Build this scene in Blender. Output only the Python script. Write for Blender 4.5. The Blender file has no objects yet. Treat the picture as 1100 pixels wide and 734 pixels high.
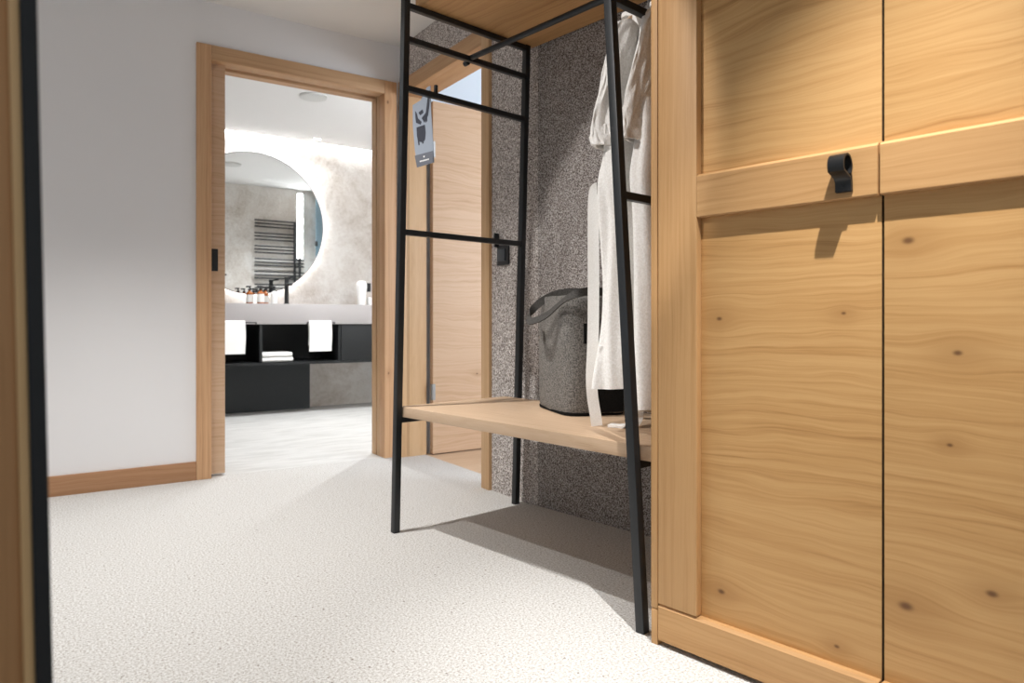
import bpy, bmesh, math, random
from mathutils import Vector, Matrix
random.seed(4)
C = bpy.context.scene.collection

# ------------------------------------------------------------------ frames
# The room has two building directions: the door walls ("A") and, a few degrees
# off them, the wardrobe with the clothes rack ("B").  Heights are metres.
H_CAM, FPX, HY, CX = 0.76, 755.0, 345.0, 550.0
uA = Vector((1125, 755, 0)).normalized(); vA = Vector((-uA.y, uA.x, 0))
uB = Vector((687, -755, 0)).normalized(); vB = Vector((-uB.y, uB.x, 0))
PA = Vector((-1.513, 3.365, 0)); PB = Vector((0.341, 1.646, 0))
ROT = {'A': math.atan2(uA.y, uA.x), 'B': math.atan2(uB.y, uB.x), 'W': 0.0}
ORG = {'A': PA, 'B': PB, 'W': Vector((0, 0, 0))}
def world(fr, p):
    return ORG[fr] + Matrix.Rotation(ROT[fr], 3, 'Z') @ Vector(p)
def ray_b(px, py, t):                       # point of the plane (frame B, depth t) that a sight line meets
    r = Vector(((px - CX) / FPX, 1, -(py - HY) / FPX)); c = Vector((0, 0, H_CAM))
    k = (PB.dot(vB) + t - c.dot(vB)) / r.dot(vB); p = c + r * k
    return ((p - PB).dot(uB), t, p.z)

# ------------------------------------------------------------------ mesh builder
class MB:
    def __init__(s): s.bm = bmesh.new()
    def _merge(s, b):
        me = bpy.data.meshes.new('tmp'); b.to_mesh(me); b.free(); s.bm.from_mesh(me); bpy.data.meshes.remove(me)
    def box(s, x0, x1, y0, y1, z0, z1, bev=0.0, seg=2, m=None):
        b = bmesh.new(); bmesh.ops.create_cube(b, size=1)
        for v in b.verts:
            v.co = Vector((x0 + (v.co.x + .5) * (x1 - x0), y0 + (v.co.y + .5) * (y1 - y0), z0 + (v.co.z + .5) * (z1 - z0)))
        if bev: bmesh.ops.bevel(b, geom=b.edges[:], offset=bev, segments=seg, affect='EDGES', profile=.6)
        if m is not None: b.transform(m)
        s._merge(b); return s
    def bar(s, p, q, w, d=None, bev=.0015, up=(0, 1, 0), cap0=None):
        """square bar between two points"""
        p, q = Vector(p), Vector(q); d = d or w
        z = (q - p).normalized(); x = Vector(up).cross(z)
        if x.length < 1e-4: x = Vector((1, 0, 0)).cross(z)
        x.normalize(); y = z.cross(x)
        m = Matrix((x, y, z)).transposed().to_4x4(); m.translation = p
        return s.box(-w / 2, w / 2, -d / 2, d / 2, 0, (q - p).length, bev, 2, m)
    def cyl(s, p, q, r, r2=None, n=24, bev=0.0):
        p, q = Vector(p), Vector(q); r2 = r if r2 is None else r2
        b = bmesh.new()
        bmesh.ops.create_cone(b, cap_ends=True, segments=n, radius1=r, radius2=r2, depth=(q - p).length)
        if bev:
            es = [e for e in b.edges if len(e.link_faces) == 2 and any(len(f.verts) > 4 for f in e.link_faces)]
            bmesh.ops.bevel(b, geom=es, offset=bev, segments=3, affect='EDGES', profile=.5)
        rot = (q - p).normalized().to_track_quat('Z', 'Y').to_matrix().to_4x4()
        rot.translation = (p + q) / 2
        b.transform(rot); s._merge(b); return s
    def tube(s, pts, r, n=10):
        pts = [Vector(p) for p in pts]; rings = []
        up = Vector((0, 0, 1)); b = bmesh.new()
        for i, p in enumerate(pts):
            t = (pts[min(i + 1, len(pts) - 1)] - pts[max(i - 1, 0)]).normalized()
            a = t.cross(up)
            if a.length < 1e-3: a = t.cross(Vector((1, 0, 0)))
            a.normalize(); c = a.cross(t).normalized(); up = c
            rings.append([b.verts.new(p + (a * math.cos(2 * math.pi * k / n) + c * math.sin(2 * math.pi * k / n)) * r) for k in range(n)])
        for i in range(len(rings) - 1):
            for k in range(n): b.faces.new((rings[i][k], rings[i][(k + 1) % n], rings[i + 1][(k + 1) % n], rings[i + 1][k]))
        b.faces.new(rings[0][::-1]); b.faces.new(rings[-1])
        s._merge(b); return s
    def ribbon(s, pts, wid, th, wdir=(0, 0, 1)):
        """flat band along a path; wdir gives the width direction"""
        pts = [Vector(p) for p in pts]; b = bmesh.new(); rings = []
        for i, p in enumerate(pts):
            t = (pts[min(i + 1, len(pts) - 1)] - pts[max(i - 1, 0)]).normalized()
            w = Vector(wdir[i] if isinstance(wdir, list) else wdir); w = (w - t * w.dot(t)).normalized(); n = t.cross(w)
            wi = wid[i] if isinstance(wid, list) else wid
            rings.append([b.verts.new(p + w * wi / 2 * a + n * th / 2 * c) for a, c in ((-1, -1), (1, -1), (1, 1), (-1, 1))])
        for i in range(len(rings) - 1):
            for k in range(4): b.faces.new((rings[i][k], rings[i][(k + 1) % 4], rings[i + 1][(k + 1) % 4], rings[i + 1][k]))
        b.faces.new(rings[0][::-1]); b.faces.new(rings[-1]); bmesh.ops.recalc_face_normals(b, faces=b.faces[:])
        s._merge(b); return s
    def prism(s, poly, ax, a0, a1):
        """extrude a 2D polygon along axis ax (0,1,2) from a0 to a1"""
        b = bmesh.new()
        def P(u, v, a): return {0: (a, u, v), 1: (u, a, v), 2: (u, v, a)}[ax]
        lo = [b.verts.new(P(u, v, a0)) for u, v in poly]; hi = [b.verts.new(P(u, v, a1)) for u, v in poly]
        n = len(poly)
        b.faces.new(lo[::-1]); b.faces.new(hi)
        for k in range(n): b.faces.new((lo[k], lo[(k + 1) % n], hi[(k + 1) % n], hi[k]))
        bmesh.ops.recalc_face_normals(b, faces=b.faces[:]); s._merge(b); return s
    def loft(s, rings, cap=True):
        b = bmesh.new(); R = [[b.verts.new(p) for p in r] for r in rings]; n = len(R[0])
        for i in range(len(R) - 1):
            for k in range(n): b.faces.new((R[i][k], R[i][(k + 1) % n], R[i + 1][(k + 1) % n], R[i + 1][k]))
        if cap: b.faces.new(R[0][::-1]); b.faces.new(R[-1])
        bmesh.ops.recalc_face_normals(b, faces=b.faces[:]); s._merge(b); return s
    def rail(s, x0, x1, y0, y1, z0, z1, c=.006):
        return s.prism([(y1, z0), (y1, z1), (y0 + c, z1), (y0, z1 - c), (y0, z0 + c * .4), (y0 + c * .4, z0)], 0, x0, x1)
    def lathe(s, prof, cx, cy, n=28):
        return s.loft([[(cx + r * math.cos(2 * math.pi * k / n), cy + r * math.sin(2 * math.pi * k / n), z) for k in range(n)] for r, z in prof])

FRAME = {}                                   # object name -> (frame, origin in that frame)
def smooth(me, ang=40):
    for p in me.polygons: p.use_smooth = True
    me.set_sharp_from_angle(angle=math.radians(ang))
def thing(name, fr, origin, label=None, cat=None, group=None, kind=None):
    o = bpy.data.objects.new(name, None); C.objects.link(o); o.empty_display_size = .05
    o.location = world(fr, origin); o.rotation_euler.z = ROT[fr]
    FRAME[o.name] = (fr, Vector(origin)); tag(o, label, cat, group, kind); return o
def tag(o, label=None, cat=None, group=None, kind=None):
    for k, v in (('label', label), ('category', cat), ('group', group), ('kind', kind)):
        if v: o[k] = v
def part(name, mb, mat, parent=None, fr=None, origin=(0, 0, 0), label=None, ang=40, **kw):
    """mesh given in frame coordinates; child of a thing, or top-level in frame fr"""
    me = bpy.data.meshes.new(name)
    if parent is not None: fr, og = FRAME[parent.name]
    else: og = Vector(origin)
    bmesh.ops.translate(mb.bm, verts=mb.bm.verts[:], vec=-og)
    mb.bm.to_mesh(me); mb.bm.free(); smooth(me, ang)
    o = bpy.data.objects.new(name, me); C.objects.link(o); me.materials.append(mat)
    FRAME[o.name] = (fr, og)
    if parent is not None: o.parent = parent
    else: o.location = world(fr, og); o.rotation_euler.z = ROT[fr]
    tag(o, label, **kw); return o

# ------------------------------------------------------------------ materials
def lin(r, g, b):
    f = lambda c: (c / 255 / 12.92) if c / 255 <= .04045 else ((c / 255 + .055) / 1.055) ** 2.4
    return (f(r), f(g), f(b), 1)
class NT:
    def __init__(s, name):
        s.m = bpy.data.materials.new(name); s.m.use_nodes = True; s.t = s.m.node_tree; s.b = s.t.nodes['Principled BSDF']
    def n(s, typ, **kw):
        o = s.t.nodes.new(typ)
        for k, v in kw.items(): setattr(o, k, v)
        return o
    def l(s, a, b): s.t.links.new(a, b)
    def math(s, op, a, b=None, c=None):
        o = s.n('ShaderNodeMath', operation=op)
        for i, v in enumerate((a, b, c)):
            if v is None: continue
            if isinstance(v, (int, float)): o.inputs[i].default_value = v
            else: s.l(v, o.inputs[i])
        return o.outputs[0]
    def noise(s, vec, scale, detail=2, rough=.5, dist=0):
        o = s.n('ShaderNodeTexNoise'); o.inputs['Scale'].default_value = scale; o.inputs['Detail'].default_value = detail
        o.inputs['Roughness'].default_value = rough; o.inputs['Distortion'].default_value = dist; s.l(vec, o.inputs['Vector']); return o.outputs['Fac']
    def ramp(s, fac, stops):
        o = s.n('ShaderNodeValToRGB'); e = o.color_ramp.elements
        while len(e) < len(stops): e.new(.5)
        for x, (p, c) in zip(e, stops): x.position = p; x.color = c
        s.l(fac, o.inputs[0]); return o.outputs[0]
    def comb(s, x, y, z):
        o = s.n('ShaderNodeCombineXYZ')
        for i, v in enumerate((x, y, z)):
            if isinstance(v, (int, float)): o.inputs[i].default_value = v
            else: s.l(v, o.inputs[i])
        return o.outputs[0]
    def bump(s, h, strength, dist=.002):
        o = s.n('ShaderNodeBump'); o.inputs['Strength'].default_value = strength; o.inputs['Distance'].default_value = dist
        s.l(h, o.inputs['Height']); s.l(o.outputs[0], s.b.inputs['Normal'])
    def mix(s, f, a, b):
        o = s.n('ShaderNodeMix', data_type='RGBA'); s.l(f, o.inputs[0])
        for i, v in ((6, a), (7, b)):
            if isinstance(v, tuple): o.inputs[i].default_value = v
            else: s.l(v, o.inputs[i])
        return o.outputs[2]
    @property
    def obj(s): return s.n('ShaderNodeTexCoord').outputs['Object']

def plain(name, col, rough=.5, metal=0, spec=.5):
    t = NT(name); t.b.inputs['Base Color'].default_value = col; t.b.inputs['Roughness'].default_value = rough
    t.b.inputs['Metallic'].default_value = metal; t.b.inputs['Specular IOR Level'].default_value = spec
    nz = t.noise(t.obj, 60, 3); r = t.n('ShaderNodeMapRange'); r.inputs[3].default_value = max(0, rough - .06); r.inputs[4].default_value = min(1, rough + .06)
    t.l(nz, r.inputs[0]); t.l(r.outputs[0], t.b.inputs['Roughness']); return t.m
def wood(name, grain, light, mid, dark, cross=2, knots=(), fig=1.0, seed=0.0, rough=.5):
    """oak: grain axis, cross axis the figure varies over, knots = (along, across, core radius, halo)"""
    t = NT(name); sp = t.n('ShaderNodeSeparateXYZ'); t.l(t.obj, sp.inputs[0])
    ax = sp.outputs; g = ax[grain]; c = ax[cross]; o = ax[3 - grain - cross]
    core = None; cw = c
    for (kg, kc, kr, kh) in knots:
        dg = t.math('MULTIPLY', t.math('SUBTRACT', g, kg), .62); dc = t.math('SUBTRACT', c, kc)
        d2 = t.math('ADD', t.math('MULTIPLY', dg, dg), t.math('MULTIPLY', dc, dc))
        e = t.math('EXPONENT', t.math('MULTIPLY', d2, -1 / (kh * kh)))
        cw = t.math('SUBTRACT', cw, t.math('MULTIPLY', t.math('MULTIPLY', dc, e), .86))
        k = t.math('EXPONENT', t.math('MULTIPLY', t.math('POWER', t.math('DIVIDE', d2, kr * kr), 1.6), -1.0))
        halo = e if core is None else t.math('MAXIMUM', halo, e); core = k if core is None else t.math('MAXIMUM', core, k)
    big = t.noise(t.comb(t.math('MULTIPLY', g, 1.6), t.math('MULTIPLY', cw, 5.0), t.math('ADD', t.math('MULTIPLY', o, 5.5), seed)), 1.0, 3, .55)
    cw2 = t.math('ADD', cw, t.math('MULTIPLY', t.math('SUBTRACT', big, .5),   .10 * fig))
    midn = t.noise(t.comb(t.math('MULTIPLY', g, 1.1), t.math('MULTIPLY', cw2, 85), t.math('ADD', t.math('MULTIPLY', o, 20), seed)), 1.0, 3, .6)
    fine = t.noise(t.comb(t.math('MULTIPLY', g, 9), t.math('MULTIPLY', cw2, 420), t.math('ADD', t.math('MULTIPLY', o, 420), seed)), 1.0, 2, .6)
    v = t.math('ADD', t.math('ADD', t.math('MULTIPLY', midn, .56), t.math('MULTIPLY', fine, .24)), t.math('MULTIPLY', big, .20))
    col = t.ramp(v, [(.30, dark), (.44, mid), (.58, light), (.75, mid)])
    if core is not None:
        col = t.mix(t.math('MULTIPLY', halo, .45), col, dark); col = t.mix(t.math('MULTIPLY', core, .85), col, lin(98, 64, 40))
    t.l(col, t.b.inputs['Base Color']); t.b.inputs['Roughness'].default_value = rough; t.b.inputs['Specular IOR Level'].default_value = .3
    t.bump(fine, .10, .0006); return t.m
OL, OM, OD = lin(194, 152, 104), lin(183, 140, 92), lin(162, 119, 74)

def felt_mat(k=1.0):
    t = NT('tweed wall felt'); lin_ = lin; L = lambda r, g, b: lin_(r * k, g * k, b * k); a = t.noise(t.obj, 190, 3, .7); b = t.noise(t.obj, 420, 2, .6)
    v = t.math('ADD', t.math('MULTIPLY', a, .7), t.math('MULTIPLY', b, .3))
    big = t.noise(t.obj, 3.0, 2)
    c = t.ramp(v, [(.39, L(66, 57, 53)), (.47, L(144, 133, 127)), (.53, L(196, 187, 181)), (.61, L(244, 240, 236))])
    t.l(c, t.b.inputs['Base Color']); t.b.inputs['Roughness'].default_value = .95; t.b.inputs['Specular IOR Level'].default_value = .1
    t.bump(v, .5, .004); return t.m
def carpet_mat():
    t = NT('speckled loop carpet'); a = t.noise(t.obj, 175, 4, .7); b = t.noise(t.obj, 420, 2, .6)
    v = t.math('ADD', t.math('MULTIPLY', a, .75), t.math('MULTIPLY', b, .25))
    c = t.ramp(v, [(.34, lin(120, 106, 94)), (.42, lin(176, 170, 163)), (.50, lin(204, 202, 199)), (.62, lin(228, 227, 225))])
    vo = t.n('ShaderNodeTexVoronoi'); vo.inputs['Scale'].default_value = 55; t.l(t.obj, vo.inputs['Vector'])
    sel = t.n('ShaderNodeSeparateColor'); t.l(vo.outputs['Color'], sel.inputs[0])
    pick = t.math('MULTIPLY', t.math('GREATER_THAN', sel.outputs[0], .93), t.math('LESS_THAN', vo.outputs['Distance'], .16))
    c2 = t.mix(t.math('MULTIPLY', pick, .75), c, lin(95, 78, 62))
    t.l(c2, t.b.inputs['Base Color']); t.b.inputs['Roughness'].default_value = .97; t.b.inputs['Specular IOR Level'].default_value = .05
    t.bump(v, .28, .004); return t.m
def plaster_mat():
    t = NT('rough stone plaster'); a = t.noise(t.obj, 2.2, 5, .62, .6); b = t.noise(t.obj, 38, 5, .7, .4)
    v = t.math('ADD', t.math('MULTIPLY', a, .72), t.math('MULTIPLY', b, .28))
    c = t.ramp(v, [(.34, lin(180, 169, 157)), (.46, lin(208, 201, 194)), (.56, lin(224, 220, 215)), (.7, lin(231, 229, 226))])
    t.l(c, t.b.inputs['Base Color']); t.b.inputs['Roughness'].default_value = .8; t.bump(b, .55, .012); return t.m
def tile_mat():
    t = NT('pale stone floor tile'); m = t.n('ShaderNodeMapping'); m.inputs['Scale'].default_value = (1.2, 5, 1); t.l(t.obj, m.inputs[0])
    a = t.noise(m.outputs[0], 3, 5, .6, .4)
    c = t.ramp(a, [(.3, lin(190, 188, 184)), (.55, lin(210, 208, 205)), (.7, lin(218, 216, 213))])
    t.l(c, t.b.inputs['Base Color']); t.b.inputs['Roughness'].default_value = .45; return t.m
def paint(name, col):
    t = NT(name); t.b.inputs['Base Color'].default_value = col; t.b.inputs['Roughness'].default_value = .9; t.b.inputs['Specular IOR Level'].default_value = .15
    t.bump(t.noise(t.obj, 220, 3), .06, .001); return t.m
def emit(name, col, s):
    t = NT(name); t.b.inputs['Base Color'].default_value = (0, 0, 0, 1); t.b.inputs['Emission Color'].default_value = col; t.b.inputs['Emission Strength'].default_value = s; return t.m
def fabric(name, c0, c1, scale=260, bump=.5, dist=.003):
    t = NT(name); a = t.noise(t.obj, scale, 3, .65); t.l(t.ramp(a, [(.38, c0), (.62, c1)]), t.b.inputs['Base Color'])
    t.b.inputs['Roughness'].default_value = .95; t.b.inputs['Specular IOR Level'].default_value = .08; t.bump(a, bump, dist); return t.m

M = {}
M['white'] = paint('white wall paint', lin(237, 235, 235)); M['ceil'] = paint('ceiling paint', lin(234, 231, 227))
M['bathceil'] = paint('bright ceiling paint', lin(243, 243, 243)); M['bluewall'] = paint('pale room paint', lin(214, 222, 230))
M['felt'] = felt_mat(1.04); M['feltshaded'] = felt_mat(.85); M['carpet'] = carpet_mat(); M['plaster'] = plaster_mat(); M['tile'] = tile_mat()  # same felt twice: lit wall paler, shaded wall darker, light put into colour
M['black'] = plain('black powder coated steel', lin(27, 30, 33), .42)
M['blackmatt'] = plain('matt black', lin(24, 26, 28), .6)
M['vanityblack'] = plain('black cabinet laminate', lin(19, 22, 24), .55)
M['leather'] = plain('black leather', lin(20, 20, 21), .38)
M['gap'] = plain('dark recess', lin(30, 22, 15), .9)
M['steel'] = plain('brushed steel hinge', lin(150, 148, 145), .35, 1)
M['counter'] = plain('pale grey solid counter', lin(166, 161, 160), .4)
M['amber'] = plain('amber glass', lin(168, 92, 38), .15)
M['paper'] = plain('white paper label', lin(240, 238, 234), .7)
M['whiteplastic'] = plain('white ceramic', lin(245, 245, 243), .25)
M['grille'] = plain('grey lamp face', lin(214, 215, 214), .5)
M['robe'] = fabric('white terry cotton', lin(232, 228, 222), lin(246, 243, 239), 190, .55, .005)
M['belt'] = fabric('white waffle cotton', lin(238, 235, 230), lin(248, 246, 242), 300, .3, .002)
M['towel'] = fabric('white towelling', lin(232, 230, 227), lin(248, 247, 245), 300, .5, .003)
M['bag'] = fabric('grey mottled felt', lin(80, 77, 74), lin(136, 132, 127), 230, .35, .003)
M['strap'] = fabric('dark webbing', lin(58, 56, 54), lin(88, 85, 82), 400, .3, .001)
M['bagblack'] = fabric('black bag lining', lin(20, 20, 20), lin(32, 31, 30), 300, .3, .001)
M['card'] = plain('pale blue grey card', lin(142, 149, 160), .6)
M['print'] = plain('dark printed ink', lin(48, 50, 60), .7); M['band'] = plain('grey printed band', lin(98, 100, 108), .7)
M['led'] = emit('light bar', (.98, .99, 1, 1), 120); M['ledsoft'] = emit('led strip', (.99, .99, 1, 1), 18)
M['mirrorled'] = emit('mirror back light', (.99, .99, 1, 1), 42)
t = NT('mirror glass'); t.b.inputs['Base Color'].default_value = (.86, .88, .88, 1); t.b.inputs['Metallic'].default_value = 1; t.b.inputs['Roughness'].default_value = .01; M['mirror'] = t.m
t = NT('blue grey shower glass'); t.b.inputs['Base Color'].default_value = lin(120, 146, 160); t.b.inputs['Roughness'].default_value = .12; M['showerglass'] = t.m
WZ = wood('oak upright grain', 2, OL, OM, OD, cross=0, fig=.35)
WX = wood('oak long grain', 0, OL, OM, OD, cross=2, fig=.6, seed=3)
WXY = wood('oak board long grain', 0, lin(208, 180, 152), lin(200, 170, 140), lin(182, 150, 120), cross=1, fig=.8, seed=7)
WLEAF = wood('oak door veneer', 0, lin(212, 180, 150), lin(203, 168, 136), lin(182, 146, 112), cross=2, fig=1.5, seed=11, knots=[(.42, .45, .004, .03)])
WCAS = wood('oak door casing', 2, lin(214, 172, 132), lin(204, 160, 120), lin(182, 137, 98), cross=0, fig=.3, seed=5, knots=[(1.975, .482, .006, .03), (.47, .487, .004, .02)])
WHEAD = wood('oak head casing', 0, lin(200, 162, 124), lin(190, 150, 112), lin(168, 128, 92), cross=2, fig=.3, seed=9)
WJAMB = wood('oak door lining', 2, lin(208, 172, 132), lin(199, 161, 120), lin(178, 138, 98), cross=1, fig=.4, seed=15)
WDARK = wood('brown oak skirting', 0, lin(180, 138, 104), lin(169, 126, 92), lin(146, 104, 72), cross=2, fig=.6, seed=21)

# ------------------------------------------------------------------ the setting
ZC, ZB = 2.303, 2.335
part('floor', MB().box(-3.2, 1.20, -6.5, .02, -.06, 0), M['carpet'], fr='A', kind='structure')
part('floor_bathroom', MB().box(-1.0, 3.0, .021, 2.7, -.06, -.001), M['tile'], fr='A', kind='structure')
part('floor_room', MB().box(1.201, 6.0, -6.5, .02, -.06, -.001), WXY, fr='A', kind='structure')
part('ceiling', MB().box(-3.2, 6.0, -4.2, .08, ZC, ZC + .08), M['ceil'], fr='A', kind='structure')
part('ceiling_bathroom', MB().box(-1.0, 3.0, .081, 2.49, ZB, ZB + .08), M['bathceil'], fr='A', kind='structure')
# wall with the bathroom doorway (opening a .067-.964, height 2.02)
m = MB().box(-3.2, .03, 0, .165, 0, ZC + .08).box(1.0, 3.0, 0, .165, 0, ZC + .08).box(.03, 1.0, 0, .165, 2.055, ZC + .08)
wl = part('wall_left', m, M['white'], fr='A', kind='structure')
part('wall_bathroom_front', MB().box(1.0, 3.0, .165, .175, 0, ZB), M['plaster'], fr='A', kind='structure')
part('wall_bathroom_back', MB().box(-1.0, 3.0, 2.54, 2.64, 0, ZB + .1), M['plaster'], fr='A', kind='structure')
part('wall_bathroom_left', MB().box(-1.0, -.9, .165, 2.54, 0, ZB), M['plaster'], fr='A', kind='structure')
part('wall_bathroom_right', MB().box(2.46, 2.56, .175, 2.54, 0, ZB), M['plaster'], fr='A', kind='structure')
# tweed wall with the second doorway (along -b; opening .047-.898)
A1 = 1.066
m = MB().box(A1, 1.21, -1.215, -.93, 0, ZC).box(A1, 1.21, -.93, 0, 2.055, ZC)
m.prism([(A1, -1.215), (1.21, -1.215), (1.21, -1.30), (A1 + .012, -1.30)], 2, 0, ZC)
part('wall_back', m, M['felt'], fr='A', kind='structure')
part('wall_right', MB().box(-1.150, 2.6, .662, .76, 0, ZC), M['feltshaded'], fr='B', kind='structure')
# the room behind the second doorway
part('wall_room_far', MB().box(4.2, 4.3, -3.2, 0, 0, ZC), M['bluewall'], fr='A', kind='structure')
part('wall_room_side', MB().box(1.211, 4.2, -.012, -.001, 0, ZC), M['bluewall'], fr='A', kind='structure')
# skirting
part('baseboard_left', MB().box(-3.2, -.001, -.014, 0, 0, .088, .002), WDARK, fr='A', kind='structure')

# ---- doorway 1: pocket door half out of the wall
d1 = thing('door_1', 'A', (.5, 0, 0), kind='structure')
part('side_casing', MB().box(0, .067, -.016, .03, 0, 2.093, .002), WCAS, d1)
part('side_casing', MB().box(.964, 1.035, -.016, .06, 0, 2.093, .002), WCAS, d1)
part('head_casing', MB().box(.0675, .9635, -.016, .06, 2.021, 2.093, .002), WHEAD, d1)
m = MB().box(.964, 1.0, .061, .092, 0, 2.04, .001).box(.975, 1.0, .092, .106, 0, 2.04).box(.964, 1.0, .106, .168, 0, 2.04, .001)
part('jamb', m, WJAMB, d1)
m = MB().box(.03, .06, .092, .168, 0, 2.04, .001)
part('jamb', m, WJAMB, d1)
m = MB().box(.06, .964, .061, .07, 2.021, 2.055).box(.06, .964, .112, .168, 2.02, 2.055)
part('head_lining', m, WHEAD, d1)
lf = part('pocket_door', MB().box(.02, .139, .035, .085, .010, 2.03, .0015), WLEAF, d1)
part('flush_pull', MB().box(.0675, .106, .0335, .0355, 1.005, 1.114, .0005).box(.073, .100, .0325, .034, 1.02, 1.10, .0004), M['blackmatt'], lf, label='black flush pull')

# ---- doorway 2: leaf standing open into the next room
d2 = thing('door_2', 'A', (1.1, -.47, 0), kind='structure')
part('side_casing', MB().box(1.05, 1.085, -.964, -.898, 0, 2.10, .002), WJAMB, d2)
part('side_casing', MB().box(1.05, 1.085, -.046, -.006, 0, 2.10, .002), WJAMB, d2)
WH2 = wood('oak head board', 1, lin(200, 162, 124), lin(190, 150, 112), lin(168, 128, 92), cross=2, fig=.4, seed=31)
part('head_casing', MB().box(1.05, 1.085, -.8975, -.0465, 2.019, 2.10, .002), WH2, d2)
part('jamb', MB().box(1.086, 1.092, -.047, -.01, 0, 2.02).box(1.095, 1.205, -.047, -.01, 0, 2.02, .001), WJAMB, d2)
part('jamb', MB().box(1.086, 1.205, -.93, -.899, 0, 2.02, .001), WJAMB, d2)
part('head_lining', MB().box(1.086, 1.205, -.898, -.047, 2.02, 2.055, .001), WH2, d2)
l2 = part('door_leaf', MB().box(1.229, 2.06, -.080, -.040, .006, 2.008, .0015), WLEAF, d2)
for z0 in (.312, 1.69):
    part('hinge', MB().box(1.214, 1.243, -.0825, -.0795, z0, z0 + .09).cyl((1.222, -.083, z0), (1.222, -.083, z0 + .09), .006, n=14), M['steel'], l2, label='steel hinge')

# ------------------------------------------------------------------ wardrobe (frame B)
wd = thing('wardrobe', 'B', (.49, .3, 0), 'tall oak wardrobe with framed panel doors filling the right of the picture', 'wardrobe')
part('side_panel', MB().box(-.019, -.001, .0, .6, .085, 2.28, .0012).box(-.0185, -.001, .0005, .6, 0, .083, .0012), WZ, wd)
part('side_panel', MB().box(.977, .995, .0, .6, .0, 2.28, .0012), WZ, wd)
part('back_panel', MB().box(-.001, .977, .58, .6, .02, 2.28), WX, wd)
part('carcass', MB().box(0, .976, .03, .58, .02, 2.27), M['gap'], wd)
DP = .022                                    # frame members stand this far in front of the panels
def leaf_mat(nm, seed, kn): 
    og = Vector((.49, .3, 0)); return wood(nm, 0, lin(203, 160, 106), lin(191, 146, 92), lin(160, 115, 66), cross=2, fig=1.0, seed=seed, knots=[(a - og.x, z, r, hh) for a, z, r, hh in kn])
P1 = leaf_mat('knotty oak veneer', 2.0, [(.418, .775, .0028, .02), (.15, .765, .004, .03), (.155, .165, .005, .03), (.405, .13, .0032, .02)])
P2 = leaf_mat('knotty oak veneer wide figure', 6.0, [(.532, .905, .0062, .04), (.610, .705, .0045, .035), (.528, .245, .0075, .045), (.598, .545, .003, .02), (.66, .305, .0055, .03)])
d = part('door', MB().box(.0012, .4868, DP - .002, .024, .012, 2.26, .001), P1, wd)
part('stile', MB().box(.0012, .105, .0, DP - .002, .099, 2.26, .0022), WZ, d)
part('cross_rail', MB().rail(.1056, .4868, .0, DP - .002, .991, 1.088), WX, d)
part('bottom_rail', MB().rail(.0012, .4868, .0, DP - .002, .012, .097), WX, d)
part('top_rail', MB().box(.1056, .4868, .0, DP - .002, 2.16, 2.26, .003), WX, d)
# leather pull: a loop standing off the rail and a tab hanging flat under it
lo, hs0, hs1 = [], .4135, .4435
path = [(-.002, 1.003), (-.003, 1.02), (-.004, 1.03)] + [(-.022 + .019 * math.cos(a), 1.050 + .0205 * math.sin(a)) for a in [math.radians(x) for x in range(-40, 221, 18)]] + [(-.012, 1.030), (-.007, 1.022), (-.0065, 1.004)]
m = MB().ribbon([((hs0 + hs1) / 2, t_, z_) for t_, z_ in path], hs1 - hs0, .0035, (1, 0, 0))
m.cyl(((hs0 + hs1) / 2, -.006, 1.045), ((hs0 + hs1) / 2, 0, 1.045), .007, n=18)
m.cyl(((hs0 + hs1) / 2, -.0095, 1.014), ((hs0 + hs1) / 2, 0, 1.014), .003, n=12)
part('pull_handle', m, M['leather'], d, label='black leather loop pull')
d = part('door', MB().box(.4912, .9758, DP - .002, .024, .012, 2.26, .001), P2, wd)
part('cross_rail', MB().rail(.4912, .871, .0, DP - .002, .991, 1.088), WX, d)
part('stile', MB().box(.8716, .9758, .0, DP - .002, .099, 2.26, .0022), WZ, d)
part('bottom_rail', MB().rail(.4912, .9758, .0, DP - .002, .012, .097), WX, d)
part('top_rail', MB().box(.4912, .871, .0, DP - .002, 2.16, 2.26, .003), WX, d)

# ------------------------------------------------------------------ clothes rack (frame B)
SL = lambda z: -1.163 + .0355 * z            # the end frames lean inwards as they rise
SR = lambda z: -.066 - .065 * z
TF, TB, ZT = .03, .617, 1.895
rk = thing('clothes_rack', 'B', (-.6, .32, 0), 'black steel open clothes rack with oak bench shelf beside the wardrobe', 'clothes rack')
for S in (SL, SR):
    for T in (TF, TB):
        part('leg', MB().bar((S(0), T, 0), (S(ZT), T, ZT), .024), M['black'], rk)
    for z in (1.873, 1.757, 1.585, 1.077, .405):
        part('rung', MB().bar((S(z), TF, z), (S(z), TB, z), .020, up=(0, 0, 1)), M['black'], rk)
zb, tb = 1.762, .325
part('hanging_bar', MB().cyl((SL(zb) - .004, tb, zb), (SR(zb) + .004, tb, zb), .0105, n=24), M['black'], rk)
part('bar_end', MB().cyl((SL(zb) - .012, tb, zb - .012), (SL(zb) - .034, tb, zb - .014), .010, n=18, bev=.002), M['black'], rk)
part('bench_shelf', MB().box(-1.160, -.048, .044, .555, .416, .452, .0018), WXY, rk, label='oak bench shelf')
part('top_shelf', MB().box(SL(1.9) - .02, SR(1.9) + .02, .085, .650, 1.884, 1.920, .0018), wood('oak shelf underside', 0, lin(206, 160, 108), lin(194, 146, 96), lin(160, 112, 68), cross=1, fig=1.4, seed=44), rk, label='oak top shelf')
part('peg', MB().bar((SL(1.585), .168, 1.575), (SL(1.61), .168, 1.625), .011), M['black'], rk)

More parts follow.
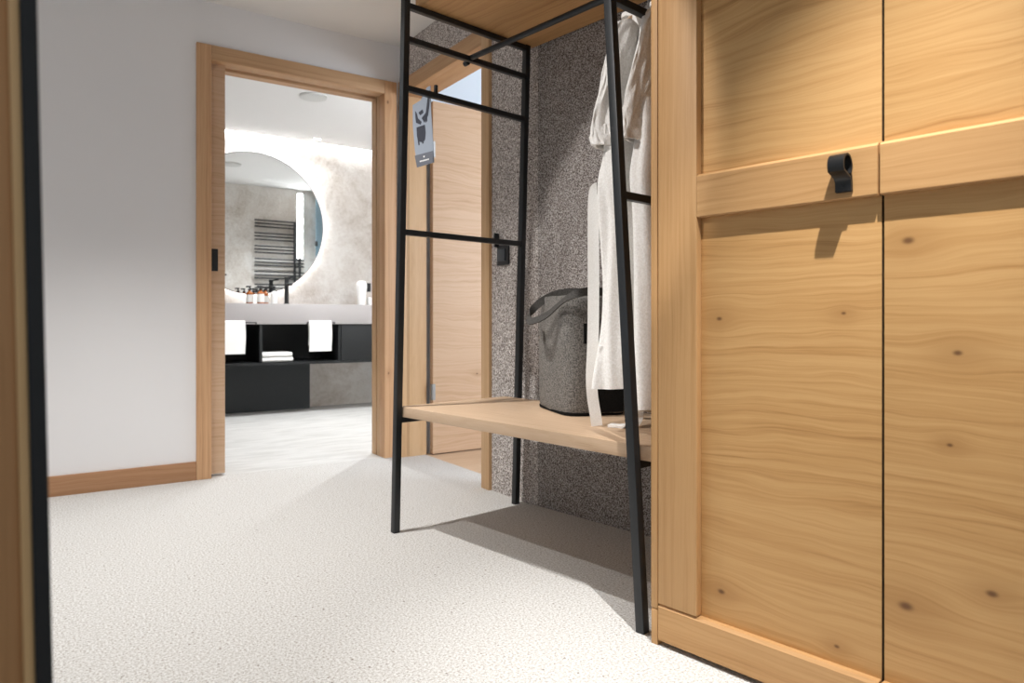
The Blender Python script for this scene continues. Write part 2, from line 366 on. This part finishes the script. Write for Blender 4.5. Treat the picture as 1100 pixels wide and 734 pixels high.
# ---- hanger card on the third rung
tc = .150
cp = lambda x, y: ray_b(x, y, tc)
ck = thing('door_hanger_card', 'B', cp(455, 178), 'pale door hanger card with dark drawing hooked over a rack rung', 'card')
def cpoly(pts): return [(cp(x, y)[0], cp(x, y)[2]) for x, y in pts]
part('card', MB().prism(cpoly([(443.3, 113), (452, 107.5), (456.5, 98), (458.5, 94), (462.3, 92), (463, 118), (464.5, 140), (466.3, 174.5), (448, 180), (445.5, 160), (443.5, 135)]), 1, tc, tc + .0012), M['card'], ck)
part('printed_band', MB().prism(cpoly([(445.6, 167.3), (465.2, 162), (466.3, 174.5), (448, 180)]), 1, tc - .0006, tc - .0001), M['band'], ck, label='grey band with a small white mark')
m = MB()
for poly in ([(446, 119), (448, 122), (449, 127), (453, 131), (452, 134), (447, 132), (446.4, 127)], [(449.5, 121), (454, 117.5), (455, 121), (451.5, 124)], [(453, 127), (457.5, 121), (459, 109), (460, 98), (462, 97), (461.5, 112), (460, 124), (456, 132)],
             [(447.5, 137), (456.5, 134), (457.4, 142), (456.8, 150), (454.5, 153), (449, 152), (448, 146)], [(449, 152), (450.5, 152), (451, 156), (449.6, 156)], [(453.5, 152), (455, 152), (455.2, 154), (453.6, 154.5)],
             [(457, 126), (459, 124), (459, 130), (457.4, 132)]):
    m.prism(cpoly(poly), 1, tc - .0005, tc - .0001)
part('printed_drawing', m, M['print'], ck, label='dark printed drawing')
m = MB()
m.prism(cpoly([(454.6, 167.8), (456.6, 167.3), (455.8, 169.6)]), 1, tc - .0010, tc - .0007)
for k in range(8):
    x = 451.2 + k * 1.25; y = 173.6 - k * .33
    m.prism(cpoly([(x, y - .7), (x + .85, y - .95), (x + .85, y + .55), (x, y + .8)]), 1, tc - .0010, tc - .0007)
part('printed_mark', m, M['paper'], ck, label='small white mark')

# ---- wall switch with card slot beside the second doorway
sw = thing('light_switch', 'A', (A1, -1.07, 1.05), 'black light switch on the tweed wall right of the open doorway', 'light switch')
part('plate', MB().box(A1 - .010, A1, -1.110, -1.022, 1.004, 1.092, .002), M['black'], sw)
part('rocker', MB().box(A1 - .016, A1 - .009, -1.092, -1.036, 1.022, 1.074, .002), plain('grey black rocker', lin(58, 64, 70), .4), sw)
part('stub', MB().box(A1 - .026, A1 - .004, -1.030, -1.020, 1.085, 1.147, .002), M['black'], sw)

# ------------------------------------------------------------------ felt bag on the bench
ZS = .452
bc = Vector((-.655, .452)); ba = math.radians(-25.5)
bg = thing('laundry_bag', 'B', (bc.x, bc.y, ZS), 'grey felt bag with dark strap handle standing on the bench shelf', 'bag')
def bagpt(x, y, z): return (bc.x + x * math.cos(ba) - y * math.sin(ba), bc.y + x * math.sin(ba) + y * math.cos(ba), z)
def sup(a, hx, hy, e=5.0):
    c, s_ = math.cos(a), math.sin(a); r = (abs(c / hx) ** e + abs(s_ / hy) ** e) ** (-1 / e); return r * c, r * s_
rings = []
NZ = 26; NR = 64
for i in range(NZ + 1):
    f = i / NZ; z = ZS + .001 + .392 * f
    k = 1.0 - .055 * f + .012 * math.sin(f * 3.1)
    if f < .06: k -= .045 * (1 - f / .06) ** 2
    rg = []
    for q in range(NR):
        a = 2 * math.pi * q / NR; x, y = sup(a, .166 * k, .112 * k)
        w = .003 * math.sin(3 * a + 5 * f) + .0025 * math.sin(7 * a - 9 * f) * f
        rg.append(bagpt(x * (1 + w / .15), y * (1 + w / .15), z - (.012 * f * (abs(x) / .16) ** 2)))
    rings.append(rg)
rings.append([bagpt(*[c * .97 for c in sup(2 * math.pi * q / NR, .157, .107)], ZS + .394 - .010) for q in range(NR)])
rings.append([bagpt(*[c * .5 for c in sup(2 * math.pi * q / NR, .157, .107)], ZS + .397) for q in range(NR)])
part('body', MB().loft(rings), M['bag'], bg, ang=60)
rg0 = [[bagpt(*sup(2 * math.pi * q / NR, .166 * k, .112 * k), ZS + z) for q in range(NR)] for k, z in ((.93, .0), (.985, .002), (.992, .010), (.95, .0115))]
part('base_trim', MB().loft(rg0), M['bagblack'], bg, label='black base piping')
m = MB()
def bagside(y, z, off):                       # a point on the short right hand side
    f = (z - ZS) / .392; k = 1.0 - .055 * f + .012 * math.sin(f * 3.1); return bagpt(.166 * k + off, y, z)
m.loft([[bagside(-.032, z, .0), bagside(-.032, z, .004), bagside(.085, z, .004), bagside(.085, z, .0)] for z in (ZS + .012, ZS + .06, ZS + .12, ZS + .16)])
part('pocket', m, M['bagblack'], bg, label='black pocket')
m = MB().loft([[bagside(-.052, z, -.001), bagside(-.052, z, .003), bagside(-.038, z, .003), bagside(-.038, z, -.001)] for z in (ZS + .235, ZS + .27, ZS + .30)])
part('tab', m, M['bagblack'], bg, label='black tab')
def at_y(px, py, Y):
    p = Vector(((px - CX) / FPX * Y, Y, H_CAM - (py - HY) / FPX * Y)) - PB; return (p.dot(uB), p.dot(vB), p.z + 0)
def spline(pts, n=8):
    pts = [Vector(p) for p in pts]; out = []
    P = [pts[0]] + pts + [pts[-1]]
    for i in range(1, len(P) - 2):
        for k in range(n):
            t_ = k / n; a, b, c, d_ = P[i - 1], P[i], P[i + 1], P[i + 2]
            out.append(.5 * ((2 * b) + (c - a) * t_ + (2 * a - 5 * b + 4 * c - d_) * t_ ** 2 + (3 * b - a - 3 * c + d_) * t_ ** 3))
    return out + [pts[-1]]
path = [(646, 322, 2.46), (634, 315.5, 2.47), (616, 313.5, 2.48), (598, 316, 2.48), (583, 323, 2.47), (572, 333, 2.46), (567.5, 341, 2.44), (569.5, 345, 2.40), (577, 343.5, 2.36), (588, 338, 2.33), (598, 329.5, 2.29), (608, 321, 2.22), (620, 315.5, 2.19), (634, 313, 2.22), (648, 314, 2.26), (660, 320, 2.30)]
part('strap_handle', MB().ribbon(spline([at_y(*p) for p in path]), .026, .0035, (.1, .45, 1)), M['strap'], bg, ang=60, label='dark webbing handle')

# ------------------------------------------------------------------ bathrobes on hangers
def noise3(a, z, seed):
    return (math.sin(2 * a + 3.1 * z + seed) * .45 + math.sin(5 * a - 4.2 * z + 1.7 * seed) * .35 + math.sin(9 * a + 6.3 * z + 2.9 * seed) * .22 + math.sin(15 * a - 3 * z + 4.1 * seed) * .20 + math.sin(27 * a + 2.2 * z + .6 * seed) * .22)
def robe_shell(keys, seed, nz=70, na=200, amp=.02):
    """keys: (z, s centre, t centre, half s, half t) from hem to top, interpolated; fluted shell with an inner face"""
    def interp(z):
        for a, b in zip(keys, keys[1:]):
            if a[0] <= z <= b[0]:
                f = (z - a[0]) / (b[0] - a[0]); f = f * f * (3 - 2 * f); return [x + (y - x) * f for x, y in zip(a[1:], b[1:])]
        return keys[-1][1:]
    z0, z1 = keys[0][0], keys[-1][0]; rings = []
    for i in range(nz + 1):
        z = z0 + (z1 - z0) * i / nz; sc, tc_, hs, ht = interp(z); rg = []
        fall = min(1, (z1 - z) / .25 + .15)
        for k in range(na):
            a = 2 * math.pi * k / na; x, y = sup(a, hs, ht, 4.2 if z < 1.3 else 3.0)
            n_ = noise3(a, z * 2.2, seed) * amp * fall
            r = math.hypot(x, y) or 1
            dz = (.018 * math.sin(2 * a + seed) + .03 * math.cos(a + 1.1)) * max(0, 1 - i / 9)
            rg.append((sc + x * (1 + n_ / r), tc_ + y * (1 + n_ / r), z + dz))
        rings.append(rg)
    rings.append([(interp(z1)[0] + (p[0] - interp(z1)[0]) * .35, interp(z1)[1] + (p[1] - interp(z1)[1]) * .35, p[2] + .008) for p in rings[-1]])
    inner = [[(interp(z0)[0] + (p[0] - interp(z0)[0]) * .8, interp(z0)[1] + (p[1] - interp(z0)[1]) * .9, p[2] + up) for p in rings[0]] for up in (.0, .12)]
    return MB().loft(inner[::-1] + rings)
def robe_sleeve(pts, rad, seed):
    pts = spline(pts, 7); n = 40; rings = []; L = len(pts)
    for i, p in enumerate(pts):
        f = i / (L - 1); hs = rad[0] + (rad[1] - rad[0]) * f; ht = rad[2] + (rad[3] - rad[2]) * f
        if f > .86: hs *= 1.10; ht *= 1.12
        if f < .1: hs *= .45 + 5.5 * f; ht *= .45 + 5.5 * f
        rings.append([(p[0] + hs * math.cos(a) + .006 * noise3(a, f * 4, seed), p[1] + ht * math.sin(a) + .006 * noise3(a + 1, f * 4, seed), p[2]) for a in [2 * math.pi * k / n for k in range(n)]])
    p = pts[-1]; rings.append([((q[0] - p[0]) * .8 + p[0], (q[1] - p[1]) * .8 + p[1], q[2]) for q in rings[-1]])
    rings.append([((q[0] - p[0]) * .7 + p[0], (q[1] - p[1]) * .7 + p[1], q[2] + .06) for q in rings[-2]])
    return MB().loft(rings)
def bathrobe(s0, hem, seed, label, W=1.0, dx=0.0):
    r = thing('bathrobe', 'B', (s0, .33, 1.64), label, 'bathrobe', 'bathrobes on the rack')
    dl = .012
    body = robe_shell([(hem, s0 + dx, .345, .082 * W, .185), (.75, s0 + dx, .345, .080 * W, .18), (1.06, s0 + dx * .8, .345, .078 * W, .175), (1.15, s0 + dx * .5, .335, .070 * W, .175), (1.26, s0, .335, .052 * W, .165), (1.45, s0, .33, .046 * W, .17), (1.57, s0 + .012, .33, .036 * W, .14), (1.645, s0 + .02, .325, .024, .07)], seed, amp=.030 * W)
    part('robe_body', body, M['robe'], r, ang=80)
    for q, k in ((0, 1), (1, -1)):
        T = lambda x: .33 + (x - .33) * k
        part('sleeve', robe_sleeve([(s0 + .028, T(.235), 1.61), (s0 + .024, T(.205), 1.555), (s0 + .006, T(.190), 1.43), (s0 - .018, T(.178), 1.32), (s0 - .012, T(.182), 1.25)], (.034 * W, .036 * W, .050, .056), seed + 2 + q), M['robe'], r, ang=80)
    part('collar', MB().ribbon(spline([(s0 + .052, .30, 1.20), (s0 + .062, .295, 1.36), (s0 + .058, .28, 1.52), (s0 + .03, .275, 1.63), (s0 - .02, .30, 1.66), (s0 - .02, .35, 1.66), (s0 + .03, .375, 1.63), (s0 + .058, .37, 1.52), (s0 + .062, .355, 1.36), (s0 + .052, .35, 1.20)], 6), .065, .012, (0, 1, .15)), M['robe'], r, ang=80)
    return r
ra = bathrobe(-.288, .56, 1.3, 'white bathrobe with belt hanging to the bench, beside the grey bag', .70, -.004)
rb = bathrobe(-.186, .475, 4.4, 'white bathrobe hanging closest to the wardrobe, half hidden by its side panel', .46, .002)
# belt of the robe next to the bag: a long end hanging to the bench, the other lying on it
b1 = [(-.335, .215, 1.12), (-.350, .195, 1.145), (-.362, .190, 1.12), (-.366, .192, 1.00), (-.368, .195, .85), (-.372, .197, .70), (-.380, .200, .60), (-.378, .202, .54), (-.368, .205, .48), (-.365, .207, .4535)]
part('belt', MB().ribbon(spline(b1), .033, .006, (.75, .66, 0)), M['belt'], ra, ang=80)
b2 = [(-.26, .26, .60), (-.26, .26, .50), (-.268, .256, .470), (-.285, .25, .4575), (-.31, .238, .4565), (-.335, .228, .4565)]
part('belt', MB().ribbon(spline(b2), .036, .007, (.7, .7, 0)), M['belt'], rb, ang=80)
for s0, lab in ((-.270, 'clothes hanger under the robe beside the grey bag'), (-.168, 'clothes hanger under the robe closest to the wardrobe')):
    h = thing('clothes_hanger', 'B', (s0, tb, 1.66), 'wooden ' + lab, 'clothes hanger', 'hangers on the rack bar')
    sp_ = spline([(s0, .215, 1.592), (s0, .25, 1.625), (s0, .29, 1.650), (s0, tb, 1.660), (s0, .36, 1.650), (s0, .40, 1.625), (s0, .435, 1.592)], 5)
    part('hanger_body', MB().ribbon(sp_, .022, .012, (0, 0, 1)), WXY, h)
    hk = [(s0, tb, 1.656), (s0, tb, 1.715), (s0, tb + .006, 1.728)] + [(s0, tb + .0145 * math.cos(a), zb + .0145 * math.sin(a)) for a in [math.radians(x) for x in range(-60, 200, 20)]]
    part('hook', MB().tube(hk, .0022, 8), M['steel'], h)

# ------------------------------------------------------------------ foreground panel at the left
fp = Vector((-.3898, .60, 0))
fg = thing('wood_panel', 'W', fp, 'blurred oak panel edged with black metal, close at the far left', 'panel')
FG = wood('panel oak', 2, lin(196, 150, 104), lin(186, 140, 94), lin(172, 126, 82), cross=0, fig=.4, seed=51)
mt = Matrix.Translation(fp) @ Matrix.Rotation(ROT['A'], 4, 'Z') @ Matrix.Rotation(math.radians(-1.12), 4, 'Y')
part('panel', MB().box(-.40, -.0135, .004, .03, 0, 1.055, .001, 2, mt), FG, fg)
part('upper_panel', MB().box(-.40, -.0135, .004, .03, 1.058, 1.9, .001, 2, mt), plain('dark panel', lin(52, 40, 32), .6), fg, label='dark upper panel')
part('bead', MB().box(-.0132, -.0052, -.003, .03, 0, 1.9, .002, 2, mt), wood('pale oak bead', 2, lin(226, 186, 136), lin(218, 178, 126), lin(204, 164, 114), cross=0, fig=.2), fg, label='pale oak bead')
part('metal_edge', MB().box(-.005, .0072, -.006, .034, 0, 1.9, .001, 2, mt), M['blackmatt'], fg, label='black metal edge')

# ------------------------------------------------------------------ bathroom (frame A)
ct = thing('vanity_counter', 'A', (1.2, 2.3, .735), 'thick pale grey washstand counter along the bathroom wall', 'counter')
part('counter_slab', MB().box(.05, 2.44, 2.05, 2.539, .7345, .898, .003), M['counter'], ct)
vs = thing('vanity_shelf', 'A', (1.2, 2.3, .41), 'black open shelf unit hung beneath the grey washstand counter', 'shelf unit')
part('bottom_board', MB().box(.05, 2.44, 2.062, 2.539, .408, .43), M['vanityblack'], vs)
part('back_board', MB().box(.05, 2.44, 2.50, 2.539, .43, .733), M['vanityblack'], vs)
for a in (.05, .815, 1.455, 2.42): part('divider', MB().box(a, a + .022, 2.068, 2.50, .43, .733, .001), M['vanityblack'], vs)
for a0, a1 in ((1.457, 2.42),): part('door', MB().box(a0 + .024, a1 - .002, 2.064, 2.082, .432, .731, .001), M['vanityblack'], vs)
part('pedestal', MB().box(.20, 1.335, 2.44, 2.50, 0, .408), plain('charcoal panel', lin(42, 46, 48), .6), vs, label='charcoal panel below the shelf')
for a0 in (.575, 1.205): part('towel_rail', MB().bar((a0 - .02, 2.035, .748), (a0 + .21, 2.035, .748), .008, up=(0, 0, 1)).bar((a0 - .018, 2.035, .748), (a0 - .018, 2.062, .729), .008).bar((a0 + .208, 2.035, .748), (a0 + .208, 2.062, .729), .008), M['blackmatt'], vs)
def drape(a0, w, zbot, label):
    pts = [(a0, 2.048, zbot + .05)] + [(a0, 2.0475, z) for z in (.60, .68, .745)] + [(a0, 2.035 + .0125 * math.cos(x), .749 + .0105 * math.sin(x)) for x in (.6, 1.2, 1.57, 1.95, 2.5)] + [(a0, 2.0225, z) for z in (.74, .70, .62, .55)] + [(a0, 2.021, zbot)]
    pts = [(a0 + w / 2, b, z) for _, b, z in pts]
    o = MB().ribbon(spline(pts, 5), w, .009, (1, 0, 0))
    for v in o.bm.verts: v.co.y += .0022 * math.sin(v.co.x * 60) * max(0, min(1, (.74 - v.co.z) / .1)); v.co.x += .003 * math.sin(v.co.z * 22)
    o = part('hand_towel', o, M['towel'], fr='A', origin=(a0 + w / 2, 2.03, zbot), ang=70); tag(o, label, 'towel', 'towels hung below the counter')
drape(.50, .197, .505, 'white hand towel hung below the counter, at the left door edge')
drape(1.198, .185, .512, 'white hand towel hung below the counter above the stone wall')
for k in range(2):
    z0 = .431 + .040 * k; a0, a1 = .83 + .004 * k, 1.085 - .008 * k; m = MB()
    path = [(2.33, z0 + .0095), (2.12, z0 + .0095)] + [(2.095 - .0095 * math.sin(x) * .9, z0 + .019 - .0095 * math.cos(x)) for x in (0, .8, 1.57, 2.3, 3.14)] + [(2.12, z0 + .0285), (2.33, z0 + .0285)]
    m.ribbon([((a0 + a1) / 2, b, z) for b, z in path], a1 - a0, .0185, (1, 0, 0))
    bmesh.ops.bevel(m.bm, geom=[e for e in m.bm.edges], offset=.004, segments=2, affect='EDGES')
    o = part('folded_towel', m, M['towel'], fr='A', origin=((a0 + a1) / 2, 2.2, z0), ang=80)
    tag(o, ('white folded towel directly on the black shelf, lower of two', 'white folded towel on top of the other in the black shelf')[k], 'towel', 'folded towels in the vanity shelf')
# round mirror with back light
mc = Vector((.872, 2.50, 1.585)); R = .603; N = 96
mr = thing('round_mirror', 'A', (mc.x, 2.50, mc.z - R), 'large round mirror with glowing back light above the counter', 'mirror')
def disc(r, y0, y1, z=mc.z): return MB().cyl((mc.x, y0, z), (mc.x, y1, z), r, n=N)
part('mirror_glass', disc(R - .004, 2.498, 2.504), M['mirror'], mr)
def ring(r0, r1, y0, y1):
    b = MB(); a = [2 * math.pi * k / N for k in range(N)]
    c = lambda r, y: [(mc.x + r * math.cos(x), y, mc.z + r * math.sin(x)) for x in a]
    return b.loft([c(r0, y0), c(r1, y0), c(r1, y1), c(r0, y1), c(r0, y0)], cap=False)
part('rim', ring(R - .006, R, 2.496, 2.508), plain('dark rim', lin(70, 72, 74), .35, .6), mr, label='thin dark rim')
part('light_ring', ring(R - .075, R - .04, 2.512, 2.518), M['mirrorled'], mr, label='glowing light ring')
part('mount', disc(R - .09, 2.505, 2.5395), M['blackmatt'], mr)
# cove light at the ceiling
cl = part('cove_light', MB().box(.0, 2.44, 2.500, 2.535, ZB + .004, ZB + .016), M['ledsoft'], fr='A', origin=(1.2, 2.5, ZB)); tag(cl, 'white light strip along the top of the bathroom wall', 'light')
part('trim_1', MB().box(-.9, 2.46, 2.4905, 2.539, ZB + .03, ZB + .05), M['ceil'], fr='A', kind='structure')
# taps
def tap(a, b, label):
    o = thing('tap', 'A', (a, b, .898), label, 'tap', 'black taps on the counter')
    part('column', MB().cyl((a, b, .898), (a, b, .906), .026, n=24).cyl((a, b, .904), (a, b, 1.105), .017, n=24, bev=.002), M['blackmatt'], o)
    part('spout', MB().cyl((a, b, 1.065), (a - .004, b - .15, 1.058), .012, n=20, bev=.002), M['blackmatt'], o)
    part('lever', MB().cyl((a, b, 1.105), (a, b, 1.125), .019, n=20, bev=.002).bar((a, b, 1.12), (a + .065, b + .01, 1.13), .012, .008), M['blackmatt'], o)
tap(1.082, 2.26, 'black tap standing right of the amber bottles'); tap(.545, 2.26, 'black tap at the left edge of the door opening')
def bottle(a, b, r, hgt, mat, label, band):
    o = thing('pump_bottle', 'A', (a, b, .898), label, 'bottle', 'toiletry bottles on the counter'); z = .898
    part('bottle_body', MB().lathe([(r * .9, z), (r, z + .004), (r, z + hgt), (r * .8, z + hgt + .008), (.011, z + hgt + .016), (.011, z + hgt + .024)], a, b), mat, o)
    part('paper_label', MB().lathe([(r + .0002, z + .015), (r + .0008, z + .015), (r + .0008, z + hgt - band), (r + .0002, z + hgt - band)], a, b), M['paper'], o, label='white label')
    part('pump', MB().cyl((a, b, z + hgt + .024), (a, b, z + hgt + .036), .013, n=18).cyl((a, b, z + hgt + .036), (a, b, z + hgt + .05), .005, n=12).box(a - .028, a + .010, b - .008, b + .008, z + hgt + .048, z + hgt + .060, .003), M['blackmatt'], o, label='black pump head')
for a, b, r, hg, mt_, lb, bd in ((.795, 2.30, .026, .088, M['amber'], 'amber pump bottle, leftmost of the four by the tap', .012), (.862, 2.22, .028, .088, M['amber'], 'amber pump bottle with wide white label, second from the left', .008),
                              (.920, 2.30, .026, .088, M['amber'], 'amber pump bottle, third from the left by the tap', .02), (.968, 2.22, .028, .088, M['whiteplastic'], 'white pump bottle standing nearest the black tap', .01)):
    bottle(a, b, r, hg, mt_, lb, bd)
o = thing('lotion_dispenser', 'A', (1.735, 2.25, .898), 'white rounded dispenser with black side clip at the counter right', 'dispenser')
part('dispenser_body', MB().lathe([(.024, .898), (.030, .902), (.034, .95), (.042, 1.02), (.048, 1.06), (.046, 1.09), (.034, 1.108), (.012, 1.115)], 1.735, 2.25), M['whiteplastic'], o)
part('clip', MB().box(1.783, 1.815, 2.235, 2.265, 1.02, 1.095, .003), M['blackmatt'], o, label='black clip')
part('stand', MB().box(1.790, 1.835, 2.225, 2.275, .898, .97, .006), M['whiteplastic'], o)
# towel radiator on the wall facing the mirror
tr = thing('towel_radiator', 'A', (1.70, .20, 1.1), 'black ladder towel radiator seen in the round mirror', 'radiator')
for g in range(6):
    for k in range(3):
        z = 1.935 - g * .150 - k * .0375; e = 2.012 if g >= 3 else 1.905
        part('bar', MB().cyl((1.44, .225, z), (e, .225, z), .0085, n=12), M['black'], tr)
for a, z1 in ((1.905, 1.945), (1.965, 1.55)): part('upright', MB().bar((a, .215, 1.08), (a, .215, z1), .024), M['black'], tr)
for z in (1.12, 1.9): part('bracket', MB().bar((1.905, .176, z), (1.905, .22, z), .014), M['black'], tr)
o = thing('wall_light', 'A', (1.97, .18, 1.52), 'tall white light bar seen in the mirror beside the radiator', 'light')
part('back_plate', MB().box(1.935, 2.005, .1755, .19, 1.51, 2.29, .002), M['grille'], o)
part('housing', MB().box(1.932, 1.9375, .1755, .214, 1.51, 2.29).box(2.0025, 2.008, .1755, .214, 1.51, 2.29).box(1.932, 2.008, .1755, .214, 2.286, 2.292).box(1.932, 2.008, .1755, .214, 1.508, 1.514), M['grille'], o)
part('diffuser', MB().box(1.938, 2.002, .19, .206, 1.515, 2.285, .002), M['led'], o)
o = thing('shower_screen', 'A', (2.29, .30, 0), 'blue grey shower glass at the right edge of the mirror view', 'shower screen')
part('glass_panel', MB().box(2.13, 2.45, .30, .308, .01, 2.31, .001), M['showerglass'], o)
for z0 in (0, 1.66, 2.275): part('clip', MB().box(2.12, 2.15, .29, .318, z0, z0 + .06, .003), M['blackmatt'], o)
# ceiling fittings
o = thing('ceiling_lamp', 'A', (.968, 1.225, ZB), 'round flush lamp in the bathroom ceiling', 'lamp')
part('ring', MB().cyl((.968, 1.225, ZB - .012), (.968, 1.225, ZB), .094, n=48, bev=.003), M['grille'], o)
part('diffuser', MB().cyl((.968, 1.225, ZB - .014), (.968, 1.225, ZB - .011), .082, n=48), M['grille'], o)
o = thing('ceiling_spotlight', 'A', (1.36, 2.33, ZB), 'small square ceiling spotlight above the mirror wall', 'lamp')
part('housing', MB().box(1.325, 1.395, 2.315, 2.345, ZB - .006, ZB, .001), M['grille'], o)
part('lens', MB().box(1.33, 1.39, 2.319, 2.341, ZB - .008, ZB - .0055), M['ledsoft'], o)

# ------------------------------------------------------------------ lights
def spot(fr, p, energy, ang, blend, col, rad=.03, aim=None):
    l = bpy.data.lights.new('spot_light', 'SPOT'); l.energy = energy; l.spot_size = math.radians(ang); l.spot_blend = blend; l.color = col; l.shadow_soft_size = rad
    o = bpy.data.objects.new('spot_light', l); C.objects.link(o); o.location = world(fr, p)
    if aim: o.rotation_euler = (world(fr, aim) - o.location).to_track_quat('-Z', 'Y').to_euler()
    return o
def point(fr, p, energy, col, rad=.05):
    l = bpy.data.lights.new('lamp', 'POINT'); l.energy = energy; l.color = col; l.shadow_soft_size = rad
    o = bpy.data.objects.new('lamp', l); C.objects.link(o); o.location = world(fr, p); return o
WARM = (1, .99, .968)
spot('B', (.81, -.52, 2.29), 268, 47, 1.0, WARM, .012, aim=(.30, -.03, -.05))
spot('B', (-1.23, -.456, 2.29), 135, 100, .9, WARM, .015)
spot('B', (-1.226, -1.15, 2.29), 85, 106, .9, WARM, .015)
spot('B', (-.45, -1.9, 2.29), 150, 30, .25, (1, .97, .95), .02, aim=(-.40, .3, 1.13))
COOL = (.95, .98, 1)
spot('A', (.968, 1.225, ZB - .025), 140, 100, .9, COOL, .015)
spot('A', (1.75, 1.1, ZB - .025), 120, 125, .9, COOL, .02)  # added fill spot without a fitting, brightens the walls and the mirror view
spot('A', (1.36, 2.33, ZB - .03), 6, 130, .5, COOL, .03)
l = bpy.data.lights.new('window_daylight', 'AREA'); l.energy = 90; l.shape = 'RECTANGLE'; l.size = 1.6; l.size_y = 1.4; l.color = (.78, .88, 1)
o = bpy.data.objects.new('window_daylight', l); C.objects.link(o); o.location = world('A', (2.9, -3.0, 1.4)); o.rotation_euler = (world('A', (2.2, 0, 1.3)) - o.location).to_track_quat('-Z', 'Y').to_euler()
w = bpy.data.worlds.new('World'); bpy.context.scene.world = w; w.use_nodes = True
w.node_tree.nodes['Background'].inputs[0].default_value = (.86, .93, 1, 1); w.node_tree.nodes['Background'].inputs[1].default_value = .46

# ------------------------------------------------------------------ camera
cd = bpy.data.cameras.new('camera'); co = bpy.data.objects.new('camera', cd); C.objects.link(co)
co.location = (0, 0, H_CAM); co.rotation_euler = (math.radians(90), 0, 0)
cd.sensor_width = 36; cd.lens = FPX / 1100 * 36; cd.shift_y = -22 / 1100; cd.clip_start = .02
cd.dof.use_dof = True; cd.dof.focus_distance = 2.1; cd.dof.aperture_fstop = 4.0
sc = bpy.context.scene; sc.camera = co
sc.view_settings.view_transform = 'Standard'; sc.view_settings.look = 'None'; sc.view_settings.gamma = 1; sc.view_settings.use_curve_mapping = False
sc.view_settings.exposure = 0.0
